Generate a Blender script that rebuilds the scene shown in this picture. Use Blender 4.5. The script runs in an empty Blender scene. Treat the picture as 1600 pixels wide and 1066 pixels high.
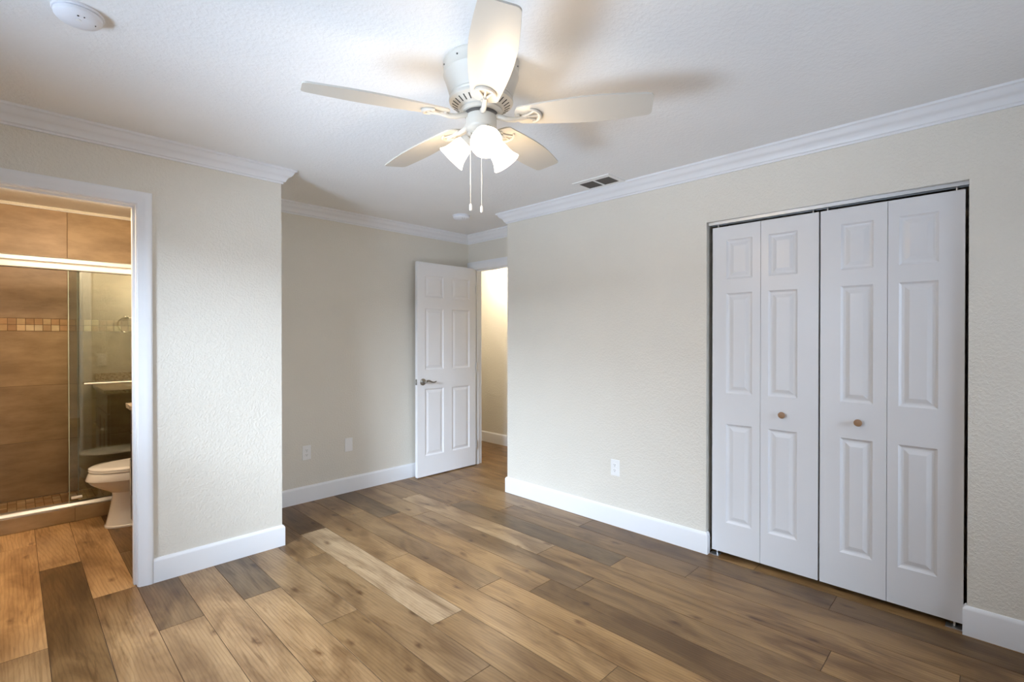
import bpy, bmesh, math, random
from mathutils import Vector, Matrix

# ------------------------------------------------------------------ camera, world, daylight, exposure
SC = bpy.context.scene
COL = SC.collection
R = math.radians
H = 2.44                                   # ceiling height

cam_d = bpy.data.cameras.new('camera')
cam_d.sensor_width = 36.0
cam_d.lens = 769.651 / 1600 * 36.0
cam_d.clip_start = 0.05
cam = bpy.data.objects.new('camera', cam_d)
cam.location = (0, 0, 1.3513)
cam.rotation_euler = (R(90 - 0.341), 0, R(-45.4238))
COL.objects.link(cam)
SC.camera = cam

world = bpy.data.worlds.new('daylight')
world.use_nodes = True
world.node_tree.nodes['Background'].inputs[0].default_value = (0.72, 0.81, 0.98, 1)
world.node_tree.nodes['Background'].inputs[1].default_value = 1.0
SC.world = world

SC.view_settings.view_transform = 'Standard'
SC.view_settings.look = 'None'
SC.view_settings.gamma = 1
SC.view_settings.exposure = 0.07
SC.view_settings.use_curve_mapping = False
SC.cycles.use_denoising = True
SC.cycles.max_bounces = 10
SC.cycles.diffuse_bounces = 6
SC.cycles.caustics_reflective = False
SC.cycles.caustics_refractive = False
SC.cycles.sample_clamp_indirect = 6


def area(name, loc, rot, sx, sy, power, color):
    d = bpy.data.lights.new(name, 'AREA')
    d.shape = 'RECTANGLE'
    d.size, d.size_y = sx, sy
    d.energy = power
    d.color = color
    o = bpy.data.objects.new(name, d)
    o.location = loc
    o.rotation_euler = rot
    COL.objects.link(o)
    return o


# strengths of the light sources
PWR = dict(sky=2300.0, bounce=640.0, rear_fill=290.0, fan=4.1, shade=2.6, bath=33.0, vanity=26.0, hall=28.0, world=4.7)
world.node_tree.nodes['Background'].inputs[1].default_value = PWR['world']


def aim(o, target):
    o.rotation_euler = (Vector(target) - Vector(o.location)).to_track_quat('-Z', 'Y').to_euler()


# skylight falling and ground-reflected light rising through the left window; fill through an added rear window
DAY = (0.67, 0.79, 0.96)
o = area('sky_fill_light', (-3.9, 0.2, 3.1), (0, 0, 0), 3.0, 1.8, PWR['sky'], DAY); aim(o, (1.6, 2.8, 0.7))
o = area('ground_light', (-2.9, 1.4, -0.5), (0, 0, 0), 3.0, 1.6, PWR['bounce'], (0.62, 0.80, 1.05)); aim(o, (0.4, 1.8, 2.4))
o = area('sky_fill_light', (1.9, -4.0, 3.0), (0, 0, 0), 3.0, 1.8, PWR['rear_fill'], DAY); aim(o, (1.4, 1.0, 0.8))  # fill light added behind the viewer, shining through the made-up rear window


# ------------------------------------------------------------------ materials
def new_mat(name):
    m = bpy.data.materials.new(name)
    m.use_nodes = True
    nt = m.node_tree
    return m, nt, nt.nodes['Principled BSDF']


def bump_noise(nt, b, scale, strength, dist, detail=3, kind='noise', vec=None):
    tc = nt.nodes.new('ShaderNodeTexCoord')
    n = nt.nodes.new('ShaderNodeTexNoise')
    n.inputs['Scale'].default_value = scale
    n.inputs['Detail'].default_value = detail
    n.inputs['Roughness'].default_value = 0.55
    nt.links.new(vec or tc.outputs['Object'], n.inputs['Vector'])
    bp = nt.nodes.new('ShaderNodeBump')
    bp.inputs['Strength'].default_value = strength
    bp.inputs['Distance'].default_value = dist
    h = n.outputs['Fac']
    if kind == 'knock':
        cr = nt.nodes.new('ShaderNodeValToRGB')
        cr.color_ramp.elements[0].position = 0.42
        cr.color_ramp.elements[1].position = 0.62
        nt.links.new(h, cr.inputs[0])
        h = cr.outputs[0]
    nt.links.new(h, bp.inputs['Height'])
    nt.links.new(bp.outputs[0], b.inputs['Normal'])
    return n


def plain(name, col, rough=0.5, metal=0.0, spec=0.5, bump=None, coat=0.0):
    m, nt, b = new_mat(name)
    b.inputs['Roughness'].default_value = rough
    b.inputs['Metallic'].default_value = metal
    b.inputs['Specular IOR Level'].default_value = spec
    b.inputs['Coat Weight'].default_value = coat
    # faint procedural variation, so that no surface is dead flat
    tc = nt.nodes.new('ShaderNodeTexCoord')
    n = nt.nodes.new('ShaderNodeTexNoise')
    n.inputs['Scale'].default_value = 3.0
    mx = nt.nodes.new('ShaderNodeMix')
    mx.data_type = 'RGBA'
    mx.inputs[6].default_value = (*[c * 0.97 for c in col], 1)
    mx.inputs[7].default_value = (*[min(1, c * 1.03) for c in col], 1)
    nt.links.new(tc.outputs['Object'], n.inputs['Vector'])
    nt.links.new(n.outputs['Fac'], mx.inputs[0])
    nt.links.new(mx.outputs[2], b.inputs['Base Color'])
    if bump:
        bump_noise(nt, b, *bump)
    return m


M_WALL = plain('wall_paint', (0.745, 0.712, 0.635), 0.36, spec=0.4, bump=(90, 0.38, 0.003, 2, 'knock'))
M_HALL = plain('hall_paint', (0.75, 0.72, 0.64), 0.5, bump=(70, 0.4, 0.003, 2, 'knock'))
M_CEIL = plain('ceiling_paint', (0.86, 0.855, 0.845), 0.8, spec=0.2, bump=(60, 0.20, 0.004, 3, 'knock'))
M_TRIM = plain('trim_paint', (0.82, 0.83, 0.85), 0.32)
M_DOOR = plain('door_paint', (0.73, 0.735, 0.75), 0.30)
M_DOOR_LIGHTENED = plain('door_paint_lightened', (0.84, 0.84, 0.85), 0.30)  # same paint as the closet doors, lightened to stand in for missing light
M_FAN = plain('fan_enamel', (0.59, 0.555, 0.49), 0.38)
M_PLASTIC = plain('white_plastic', (0.85, 0.85, 0.84), 0.35)
M_DETECT = plain('detector_plastic', (0.83, 0.84, 0.88), 0.3)
M_DARK = plain('dark_void', (0.02, 0.018, 0.016), 0.8)
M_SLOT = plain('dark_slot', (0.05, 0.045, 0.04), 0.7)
M_GRILLE = plain('vent_dark', (0.10, 0.09, 0.08), 0.6)
M_ALU = plain('brushed_aluminium', (0.72, 0.73, 0.74), 0.3, metal=0.9)
M_CHROME = plain('polished_nickel', (0.86, 0.85, 0.82), 0.14, metal=1.0)
M_NICKEL = plain('aged_nickel', (0.32, 0.30, 0.27), 0.3, metal=0.9)
M_KNOB = plain('wood_knob', (0.33, 0.19, 0.10), 0.45)
M_PORC = plain('porcelain', (0.86, 0.85, 0.85), 0.08, coat=0.3)
M_ESP = plain('espresso_wood', (0.045, 0.022, 0.018), 0.35)
M_GROUT = plain('grout', (0.20, 0.13, 0.08), 0.9)
M_GROOVE = plain('plank_joint', (0.09, 0.055, 0.03), 0.8)
M_CHAIN = plain('pull_chain', (0.85, 0.82, 0.76), 0.3, metal=0.3)


def granite():
    m, nt, b = new_mat('granite')
    b.inputs['Roughness'].default_value = 0.15
    tc = nt.nodes.new('ShaderNodeTexCoord')
    v = nt.nodes.new('ShaderNodeTexNoise')
    v.inputs['Scale'].default_value = 90
    v.inputs['Detail'].default_value = 5
    cr = nt.nodes.new('ShaderNodeValToRGB')
    e = cr.color_ramp.elements
    e[0].position, e[0].color = 0.35, (0.16, 0.11, 0.08, 1)
    e[1].position, e[1].color = 0.62, (0.74, 0.66, 0.55, 1)
    x = cr.color_ramp.elements.new(0.48)
    x.color = (0.55, 0.45, 0.35, 1)
    nt.links.new(tc.outputs['Object'], v.inputs['Vector'])
    nt.links.new(v.outputs['Fac'], cr.inputs[0])
    nt.links.new(cr.outputs[0], b.inputs['Base Color'])
    return m


M_GRANITE = granite()


def lerp3(a, b, t):
    return tuple(a[i] + (b[i] - a[i]) * t for i in range(3))


def wood():
    """Plank colour comes per plank from the attribute 'tint'; grain, cathedral figure and knots are procedural."""
    m, nt, b = new_mat('oak_vinyl_plank')
    L, N = nt.links.new, nt.nodes.new
    at = N('ShaderNodeAttribute'); at.attribute_name = 'tint'
    sd = N('ShaderNodeAttribute'); sd.attribute_name = 'seed'
    tc = N('ShaderNodeTexCoord')
    add = N('ShaderNodeVectorMath'); add.operation = 'ADD'
    L(tc.outputs['Object'], add.inputs[0]); L(sd.outputs['Vector'], add.inputs[1])

    def noise(scale, sx, sy, detail, rough=0.55, dist=0.0):
        mp = N('ShaderNodeMapping'); mp.inputs['Scale'].default_value = (sx, sy, 1)
        n = N('ShaderNodeTexNoise'); n.inputs['Scale'].default_value = scale
        n.inputs['Detail'].default_value = detail; n.inputs['Roughness'].default_value = rough
        n.inputs['Distortion'].default_value = dist
        L(add.outputs[0], mp.inputs[0]); L(mp.outputs[0], n.inputs['Vector'])
        return n

    def ramp(src, p0, p1, c0=(0, 0, 0, 1), c1=(1, 1, 1, 1)):
        cr = N('ShaderNodeValToRGB')
        cr.color_ramp.elements[0].position, cr.color_ramp.elements[0].color = p0, c0
        cr.color_ramp.elements[1].position, cr.color_ramp.elements[1].color = p1, c1
        L(src, cr.inputs[0])
        return cr

    def mul(a, bcol, fac_socket=None, fac=1.0):
        mx = N('ShaderNodeMix'); mx.data_type = 'RGBA'; mx.blend_type = 'MULTIPLY'
        mx.inputs[0].default_value = fac
        if fac_socket: L(fac_socket, mx.inputs[0])
        L(a, mx.inputs[6])
        if isinstance(bcol, tuple): mx.inputs[7].default_value = bcol
        else: L(bcol, mx.inputs[7])
        return mx.outputs[2]

    broad = noise(1.0, 7, 2.0, 4, 0.55, 0.8)            # broad light/dark clouds along the plank
    c = mul(at.outputs['Color'], ramp(broad.outputs['Fac'], 0.34, 0.62, (0.60, 0.53, 0.46, 1), (1.18, 1.18, 1.16, 1)).outputs[0])
    fine = noise(1.0, 150, 4, 5, 0.6)                  # fine straight grain
    c = mul(c, ramp(fine.outputs['Fac'], 0.30, 0.72, (0.89, 0.875, 0.86, 1), (1.05, 1.05, 1.05, 1)).outputs[0])
    streak = noise(1.0, 26, 1.8, 5, 0.6, 1.6)          # darker streaks
    c = mul(c, ramp(streak.outputs['Fac'], 0.32, 0.45, (0.66, 0.60, 0.53, 1), (1, 1, 1, 1)).outputs[0])
    # cathedral figure
    mp = N('ShaderNodeMapping'); mp.inputs['Scale'].default_value = (6.0, 0.9, 1)
    L(add.outputs[0], mp.inputs[0])
    w = N('ShaderNodeTexWave'); w.wave_type = 'RINGS'; w.rings_direction = 'Z'
    w.inputs['Scale'].default_value = 3.4; w.inputs['Distortion'].default_value = 5.5
    w.inputs['Detail'].default_value = 2; w.inputs['Detail Scale'].default_value = 1.2
    L(mp.outputs[0], w.inputs['Vector'])
    c = mul(c, ramp(w.outputs['Fac'], 0.0, 0.45, (0.84, 0.81, 0.78, 1), (1, 1, 1, 1)).outputs[0])
    # knots
    mp2 = N('ShaderNodeMapping'); mp2.inputs['Scale'].default_value = (7.0, 3.0, 1)
    L(add.outputs[0], mp2.inputs[0])
    dn = N('ShaderNodeTexNoise'); dn.inputs['Scale'].default_value = 14
    L(add.outputs[0], dn.inputs['Vector'])
    va = N('ShaderNodeVectorMath'); va.operation = 'MULTIPLY_ADD'
    va.inputs[1].default_value = (0.25, 0.25, 0.0)
    L(dn.outputs['Color'], va.inputs[0]); L(mp2.outputs[0], va.inputs[2])
    vo = N('ShaderNodeTexVoronoi'); vo.voronoi_dimensions = '2D'; vo.inputs['Scale'].default_value = 0.55
    L(va.outputs[0], vo.inputs['Vector'])
    c = mul(c, ramp(vo.outputs['Distance'], 0.012, 0.075, (0.45, 0.36, 0.29, 1), (1, 1, 1, 1)).outputs[0])
    L(c, b.inputs['Base Color'])
    rr = ramp(fine.outputs['Fac'], 0.3, 0.7, (0.38, 0.38, 0.38, 1), (0.30, 0.30, 0.30, 1))
    L(rr.outputs[0], b.inputs['Roughness'])
    bp = N('ShaderNodeBump'); bp.inputs['Strength'].default_value = 0.12; bp.inputs['Distance'].default_value = 0.001
    L(fine.outputs['Fac'], bp.inputs['Height']); L(bp.outputs[0], b.inputs['Normal'])
    b.inputs['Specular IOR Level'].default_value = 0.30
    return m


def tile_mat(name, rough, mottling=1.0):
    m, nt, b = new_mat(name)
    L, N = nt.links.new, nt.nodes.new
    at = N('ShaderNodeAttribute'); at.attribute_name = 'tint'
    sd = N('ShaderNodeAttribute'); sd.attribute_name = 'seed'
    tc = N('ShaderNodeTexCoord')
    add = N('ShaderNodeVectorMath'); add.operation = 'ADD'
    L(tc.outputs['Object'], add.inputs[0]); L(sd.outputs['Vector'], add.inputs[1])
    mp = N('ShaderNodeMapping'); mp.inputs['Scale'].default_value = (2.2, 2.2, 6.5)
    L(add.outputs[0], mp.inputs[0])
    n = N('ShaderNodeTexNoise'); n.inputs['Scale'].default_value = 1.6
    n.inputs['Detail'].default_value = 7; n.inputs['Roughness'].default_value = 0.6
    L(mp.outputs[0], n.inputs['Vector'])
    cr = N('ShaderNodeValToRGB')
    cr.color_ramp.elements[0].position, cr.color_ramp.elements[0].color = 0.36, (0.74, 0.70, 0.64, 1)
    cr.color_ramp.elements[1].position, cr.color_ramp.elements[1].color = 0.66, (1.12, 1.12, 1.12, 1)
    L(n.outputs['Fac'], cr.inputs[0])
    mx = N('ShaderNodeMix'); mx.data_type = 'RGBA'; mx.blend_type = 'MULTIPLY'; mx.inputs[0].default_value = mottling
    L(at.outputs['Color'], mx.inputs[6]); L(cr.outputs[0], mx.inputs[7])
    L(mx.outputs[2], b.inputs['Base Color'])
    b.inputs['Roughness'].default_value = rough
    return m


M_WOOD = wood()
M_TILE = tile_mat('travertine_tile', 0.38)


def glass_mat(name, tint, refl=1.0):
    """clear architectural glass: Fresnel-weighted mirror over a slightly tinted see-through sheet"""
    m = bpy.data.materials.new(name)
    m.use_nodes = True
    nt = m.node_tree
    nt.nodes.clear()
    out = nt.nodes.new('ShaderNodeOutputMaterial')
    mix = nt.nodes.new('ShaderNodeMixShader')
    tr = nt.nodes.new('ShaderNodeBsdfTransparent')
    tr.inputs[0].default_value = (*tint, 1)
    gl = nt.nodes.new('ShaderNodeBsdfGlossy')
    gl.inputs['Roughness'].default_value = 0.01
    fr = nt.nodes.new('ShaderNodeFresnel')
    fr.inputs[0].default_value = 1.5
    mu = nt.nodes.new('ShaderNodeMath')
    mu.operation = 'MULTIPLY'
    mu.use_clamp = True
    mu.inputs[1].default_value = refl
    nt.links.new(fr.outputs[0], mu.inputs[0])
    nt.links.new(mu.outputs[0], mix.inputs[0])
    nt.links.new(tr.outputs[0], mix.inputs[1])
    nt.links.new(gl.outputs[0], mix.inputs[2])
    nt.links.new(mix.outputs[0], out.inputs[0])
    return m


M_GLASS = glass_mat('shower_glass', (0.88, 0.92, 0.89), 2.6)
M_PANE = glass_mat('window_glass', (0.98, 0.99, 0.99), 1.0)
M_EDGE = plain('glass_edge', (0.36, 0.42, 0.36), 0.15)


def emit(name, col, strength):
    m, nt, b = new_mat(name)
    b.inputs['Base Color'].default_value = (0.95, 0.93, 0.9, 1)
    b.inputs['Emission Color'].default_value = (*col, 1)
    b.inputs['Emission Strength'].default_value = strength
    b.inputs['Roughness'].default_value = 0.3
    return m


WARM = (1.0, 0.76, 0.50)
M_SHADE = emit('frosted_glass_shade', (1.0, 0.88, 0.72), PWR['shade'])
M_VGLOW = emit('vanity_lamp_glass', (1.0, 0.82, 0.58), PWR['vanity'] * 0.2)


# ------------------------------------------------------------------ geometry helpers
def obj(name, bm, mat, parent=None, smooth=False, loc=None):
    me = bpy.data.meshes.new(name)
    bmesh.ops.recalc_face_normals(bm, faces=bm.faces)
    bm.to_mesh(me)
    bm.free()
    me.materials.append(mat)
    if smooth:
        for p in me.polygons:
            p.use_smooth = True
        try:
            me.set_sharp_from_angle(angle=R(35))
        except Exception:
            pass
    o = bpy.data.objects.new(name, me)
    COL.objects.link(o)
    if parent:
        o.parent = parent
    if loc:
        o.location = loc
    return o


def tag(o, label=None, cat=None, group=None, kind=None):
    if label: o['label'] = label
    if cat: o['category'] = cat
    if group: o['group'] = group
    if kind: o['kind'] = kind
    return o


def empty(name, loc, rz=0.0, **kw):
    o = bpy.data.objects.new(name, None)
    o.empty_display_size = 0.1
    COL.objects.link(o)
    o.location = loc
    o.rotation_euler = (0, 0, rz)
    return tag(o, **kw)


def box(bm, x0, y0, z0, x1, y1, z1, bevel=0.0, seg=2):
    r = bmesh.ops.create_cube(bm, size=1)
    vs = r['verts']
    for v in vs:
        v.co = Vector(((x0 + x1) / 2 + v.co.x * (x1 - x0), (y0 + y1) / 2 + v.co.y * (y1 - y0), (z0 + z1) / 2 + v.co.z * (z1 - z0)))
    if bevel:
        es = list({e for v in vs for e in v.link_edges})
        bmesh.ops.bevel(bm, geom=es, offset=bevel, segments=seg, profile=0.5, affect='EDGES')
    return bm


def NB():
    return bmesh.new()


def lathe(bm, prof, n=40, M=None, cap0=True, cap1=True):
    """prof: [(radius, z)] about local z; M places it"""
    M = M or Matrix()
    rings = []
    for r, z in prof:
        rings.append([bm.verts.new(M @ Vector((r * math.cos(2 * math.pi * i / n), r * math.sin(2 * math.pi * i / n), z))) for i in range(n)])
    for a, b in zip(rings, rings[1:]):
        for i in range(n):
            j = (i + 1) % n
            bm.faces.new((a[i], a[j], b[j], b[i]))
    if cap0: bm.faces.new(rings[0])
    if cap1: bm.faces.new(rings[-1])
    return bm


def tube(bm, pts, r, n=12, cap=True):
    pts = [Vector(p) for p in pts]
    rs = r if isinstance(r, (list, tuple)) else [r] * len(pts)
    rings = []
    up = None
    for i, p in enumerate(pts):
        t = (pts[min(i + 1, len(pts) - 1)] - pts[max(i - 1, 0)]).normalized()
        if up is None:
            up = Vector((0, 0, 1)) if abs(t.z) < 0.9 else Vector((1, 0, 0))
        a = t.cross(up).normalized()
        b = a.cross(t).normalized()
        up = b
        rings.append([bm.verts.new(p + (a * math.cos(2 * math.pi * k / n) + b * math.sin(2 * math.pi * k / n)) * rs[i]) for k in range(n)])
    for a, b in zip(rings, rings[1:]):
        for i in range(n):
            j = (i + 1) % n
            bm.faces.new((a[i], a[j], b[j], b[i]))
    if cap:
        bm.faces.new(rings[0]); bm.faces.new(rings[-1])
    return bm


def prism(bm, outline, z0, z1, M=None, bevel=0.0):
    """extrude a closed 2-D outline from z0 to z1"""
    M = M or Matrix()
    a = [bm.verts.new(M @ Vector((x, y, z0))) for x, y in outline]
    b = [bm.verts.new(M @ Vector((x, y, z1))) for x, y in outline]
    n = len(outline)
    f0 = bm.faces.new(a); f1 = bm.faces.new(b)
    for i in range(n):
        j = (i + 1) % n
        bm.faces.new((a[i], a[j], b[j], b[i]))
    if bevel:
        bmesh.ops.bevel(bm, geom=list(f0.edges) + list(f1.edges), offset=bevel, segments=2, profile=0.5, affect='EDGES')
    return bm


def sweep(path, prof, segs=None, closed=True, bm=None):
    """profile (offset into the room, z) swept along a plan path that keeps the room on its left, mitred corners"""
    bm = bm or NB()
    n = len(path)
    P = [Vector(p) for p in path]

    def nrm(a, b):
        d = (b - a).normalized()
        return Vector((-d.y, d.x))

    def corner(i, d):
        a, b, c = P[(i - 1) % n], P[i], P[(i + 1) % n]
        if not closed and i == 0: return b + nrm(b, c) * d
        if not closed and i == n - 1: return b + nrm(a, b) * d
        n1, n2 = nrm(a, b), nrm(b, c)
        m = (n1 + n2)
        return b + m * (d / (1 + n1.dot(n2)))
    cnt = n if closed else n - 1
    for s in (segs if segs is not None else range(cnt)):
        i, j = s, (s + 1) % n
        ra = [bm.verts.new((*corner(i, d), z)) for d, z in prof]
        rb = [bm.verts.new((*corner(j, d), z)) for d, z in prof]
        k = len(prof)
        for q in range(k):
            w = (q + 1) % k
            bm.faces.new((ra[q], ra[w], rb[w], rb[q]))
        bm.faces.new(ra); bm.faces.new(rb)
    return bm


def set_attr(me, tints, seeds):
    """tints / seeds: one per vertex"""
    a = me.attributes.new('tint', 'FLOAT_COLOR', 'POINT')
    s = me.attributes.new('seed', 'FLOAT_VECTOR', 'POINT')
    for i, (t, q) in enumerate(zip(tints, seeds)):
        a.data[i].color = (*t, 1)
        s.data[i].vector = q


def tiled(name, rects, mapf, gap, depth, mat, back_mat, parent=None):
    """rects: (u0, v0, u1, v1, tint, seed). Each is a slab standing proud of the joint bed behind it. mapf(u, v, d) -> world"""
    V, F, T, S, MI = [], [], [], [], []
    for (u0, v0, u1, v1, tint, seed) in rects:
        g, c = gap / 2, min(gap * 0.6, 0.0012)
        o = [(u0, v0), (u1, v0), (u1, v1), (u0, v1)]
        i1 = [(u0 + g, v0 + g), (u1 - g, v0 + g), (u1 - g, v1 - g), (u0 + g, v1 - g)]
        i2 = [(u0 + g + c, v0 + g + c), (u1 - g - c, v0 + g + c), (u1 - g - c, v1 - g - c), (u0 + g + c, v1 - g - c)]
        b = len(V)
        for p in o: V.append(mapf(*p, -depth))
        for p in i1: V.append(mapf(*p, -depth))
        for p in i1: V.append(mapf(*p, -c * 0.6))
        for p in i2: V.append(mapf(*p, 0))
        T += [tint] * 16; S += [seed] * 16
        for q in range(4):
            w = (q + 1) % 4
            F.append((b + q, b + w, b + 4 + w, b + 4 + q)); MI.append(1)
            F.append((b + 4 + q, b + 4 + w, b + 8 + w, b + 8 + q)); MI.append(1)
            F.append((b + 8 + q, b + 8 + w, b + 12 + w, b + 12 + q)); MI.append(0)
        F.append((b + 12, b + 13, b + 14, b + 15)); MI.append(0)
    me = bpy.data.meshes.new(name)
    me.from_pydata([tuple(v) for v in V], [], F)
    me.materials.append(mat); me.materials.append(back_mat)
    for p, k in zip(me.polygons, MI):
        p.material_index = k
    set_attr(me, T, S)
    o = bpy.data.objects.new(name, me)
    COL.objects.link(o)
    if parent: o.parent = parent
    return o


def wall(name, boxes, mat=None, label=None):
    bm = NB()
    for b in boxes:
        box(bm, *b)
    o = obj(name, bm, mat or M_WALL)
    return tag(o, label, 'wall', kind='structure')


# ------------------------------------------------------------------ plan
XR, YL, XC, YR, XD, YA = 3.0493, 3.3172, 1.2308, 3.0607, 3.4446, 4.0553
XW, YB = -1.15, -1.40                         # far left wall, wall behind the camera
WT = 0.115                                    # wall thickness
YLB = 3.43                                    # bathroom side of the bathroom wall
BX0, BX1, BY1 = -0.45, XC - WT + 0.004, 5.60  # bathroom
OPX0, OPX1, OPZ = -0.25, 0.472, 2.074         # bathroom doorway (inside the jambs)
HY0, HY1 = 3.19, 3.972                        # bedroom doorway along y
XD2 = 3.56
CY0, CY1, CZ = 0.0936, 1.297, 2.073           # closet opening
HX = 4.345                                    # hall far wall
JT = 0.018

# ------------------------------------------------------------------ floor
random.seed(4)
PX0, PW, PL = 0.105, 0.1825, 1.525
# per lane: one end-joint position (others follow at plank length) and tones for the planks, listed from far to near
DARK, LIGHT = (0.080, 0.041, 0.014), (0.375, 0.222, 0.092)
GREY_L, GREY_D = (0.43, 0.315, 0.195), (0.090, 0.060, 0.032)


def tone(t, grey=0.0):
    w = lerp3(DARK, LIGHT, t)
    g = lerp3(GREY_D, GREY_L, t)
    return lerp3(w, g, grey)


LANES = {
    -1: [(4.47, 1.35, .3), (2.942, 1.45, .25), (1.42, .80, .3)],  # bathroom planks in these first lanes lightened in colour, imitating stronger lamp light
    0: [(3.945, 1.3, .3), (2.42, .26, .1), (0.9, .5, .2)],
    1: [(3.333, 1.3, .3), (1.81, .72, .3), (0.3, .5, .2)],
    2: [(3.925, .38, .0), (2.748, .33, .5), (1.22, .66, .4)],
    3: [(3.44, .5, .1), (1.913, .74, .4), (0.39, .30, .2)],
    4: [(4.29, .4, .1), (2.765, .22, .8), (1.24, .72, .35)],
    5: [(3.786, .5, .2), (2.261, .56, .4), (0.74, .38, .2)],
    6: [(3.01, .50, .2), (1.486, .47, .3), (-0.04, .30, .1)],
    7: [(3.405, .30, .0), (1.889, .88, .85), (0.36, .46, .1)],
    8: [(4.15, .4, .1), (2.63, .62, .2), (1.107, .70, .1), (-0.42, .52, .1)],
    9: [(3.517, .62, .3), (1.985, .50, .3), (0.46, .76, .0)],
    10: [(3.295, .24, .6), (1.772, .68, .1), (0.25, .30, .0)],
    11: [(3.15, .64, .4), (1.611, .50, .35), (0.08, .48, .1)],
    12: [(3.57, .6, .3), (2.045, .82, .6), (0.506, .60, .05), (-1.0, .62, .0)],
    13: [(3.152, .52, .2), (1.628, .22, .55), (0.10, .72, .1)],
    14: [(4.30, .5, .1), (2.775, .62, .2), (1.25, .44, .2), (-0.27, .52, .05)],
    15: [(3.66, .42, .1), (2.134, .64, .4), (0.592, .27, .1), (-0.93, .22, .1)],
    16: [(4.05, .6, .1), (2.53, .6, .1), (1.006, .74, .05), (-0.52, .68, .05)],
    17: [(4.6, .66, .1), (3.0, .62, .0)],
    18: [(4.2, .35, .0), (2.7, .5, .0)],
    19: [(4.9, .55, .0), (3.4, .6, .0)],
    20: [(4.5, .40, .0), (2.9, .6, .0)],
    21: [(5.0, .5, .0), (3.5, .35, .0)],
}
rects = []
for k in range(-10, 25):
    x0 = PX0 + PW * k
    x1 = x0 + PW
    if k in LANES:
        js = LANES[k]
        y_top = 6.9
        items = []
        # planks above the first joint
        first = js[0]
        items.append((first[0], first[0] + PL, first[1], first[2]))
        y = first[0] + PL
        while y < y_top:
            items.append((y, y + PL, random.uniform(.3, .75), .1)); y += PL
        for a, b in zip(js, js[1:]):
            items.append((b[0], a[0], b[1], b[2]))
        y = js[-1][0]
        while y > -1.5:
            items.append((y - PL, y, random.choice([.3, .45, .6, .7, .75]), .15)); y -= PL
    else:
        off = random.uniform(0, PL)
        items = [(y0, y0 + PL, random.uniform(.25, .8), .2) for y0 in [off - 3 * PL + PL * q for q in range(7)]]
    for (ya, yb, t, g) in items:
        ya, yb = max(ya, -1.52), min(yb, 6.9)
        if yb - ya < 0.01: continue
        rects.append((x0, ya, x1, yb, tone(t, g), (random.uniform(0, 40), random.uniform(0, 40), 0)))
# the list above gives, for each joint, the plank BEYOND it: tones were read that way, but bathroom planks are lightened for lamp light
fl = tiled('floor', rects, lambda u, v, d: (u, v, d), 0.0024, 0.0020, M_WOOD, M_GROOVE)
tag(fl, 'oak-look vinyl plank floor running through all rooms', 'floor', kind='structure')
sub = obj('floor_slab', box(NB(), XW - .2, YB - .2, -0.12, 4.6, 7.0, -0.0025), M_GROOVE)
tag(sub, 'concrete slab under the planks', 'floor', kind='structure')

# ------------------------------------------------------------------ ceiling
cl = obj('ceiling', box(NB(), XW - .2, YB - .2, H, 4.6, 7.0, H + 0.1), M_CEIL)
tag(cl, 'white textured ceiling', 'ceiling', kind='structure')

# ------------------------------------------------------------------ walls
WY0, WY1, WZ0, WZ1 = 0.90, 2.45, 0.45, 2.10     # window 1 in the left wall
VX0, VX1, VZ0, VZ1 = 1.15, 2.75, 0.80, 2.05    # window 2 behind the camera, added for fill light
wall('wall_left', [(XW - .15, YB - .15, 0, XW, WY0, H), (XW - .15, WY1, 0, XW, YLB, H),
                   (XW - .15, WY0, 0, XW, WY1, WZ0), (XW - .15, WY0, WZ1, XW, WY1, H)], label='greige wall with the window on the far left')
wall('wall_front', [(XW, YB - .15, 0, VX0, YB, H), (VX1, YB - .15, 0, 4.0, YB, H),
                    (VX0, YB - .15, 0, VX1, YB, VZ0), (VX0, YB - .15, VZ1, VX1, YB, H)], label='greige wall behind the viewer')
wall('wall_bathroom', [(XW, YL, 0, OPX0 - JT, YLB, H), (OPX1 + JT, YL, 0, XC, YLB, H),
                       (OPX0 - JT, YL, OPZ + JT, OPX1 + JT, YLB, H)], label='light greige textured wall around the bathroom doorway')
wall('wall_partition', [(BX1, YLB, 0, XC, BY1 + .1, H)], label='partition between bathroom and alcove')
wall('wall_alcove', [(XC, YA, 0, XD2, YA + WT, H)], label='greige alcove wall behind the open door')
wall('wall_doorway', [(XD, HY1 + JT, 0, XD2, YA, H), (XD, YR, 0, XD2, HY0 - JT, H), (XD, HY0 - JT, OPZ + JT, XD2, HY1 + JT, H)],
     label='narrow greige wall above the hall doorway')
wall('wall_right', [(XR, CY1, 0, XR + WT, YR, H), (XR, YB, 0, XR + WT, CY0, H), (XR, CY0, CZ, XR + WT, CY1, H),
                    (XR + WT, YR - WT, 0, XD2, YR, H)], label='long greige wall holding the closet doors')
wall('wall_closet', [(3.72, -0.1, 0, 3.80, 1.5, H), (XR + WT, -0.1, 0, 3.72, -0.02, H), (XR + WT, 1.42, 0, 3.72, 1.5, H)], M_HALL,
     label='inside walls of the closet')
wall('wall_hall', [(HX, 2.2, 0, HX + .1, 6.7, H), (XD2 - .1, YA + WT, 0, XD2, 6.6, H), (XD2 - .1, 6.6, 0, HX, 6.7, H),
                   (XD2 - .1, 2.1, 0, HX + .1, 2.2, H), (XD2 - .1, 2.2, 0, XD2, YR - WT, H)], M_HALL, label='cream hallway wall seen through the doorway')
wall('wall_bath', [(BX0 - .1, YLB, 0, BX0, BY1 + .1, H), (BX0 - .1, BY1, 0, BX1, BY1 + .1, H)], M_HALL, label='bathroom walls behind the tile')

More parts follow.
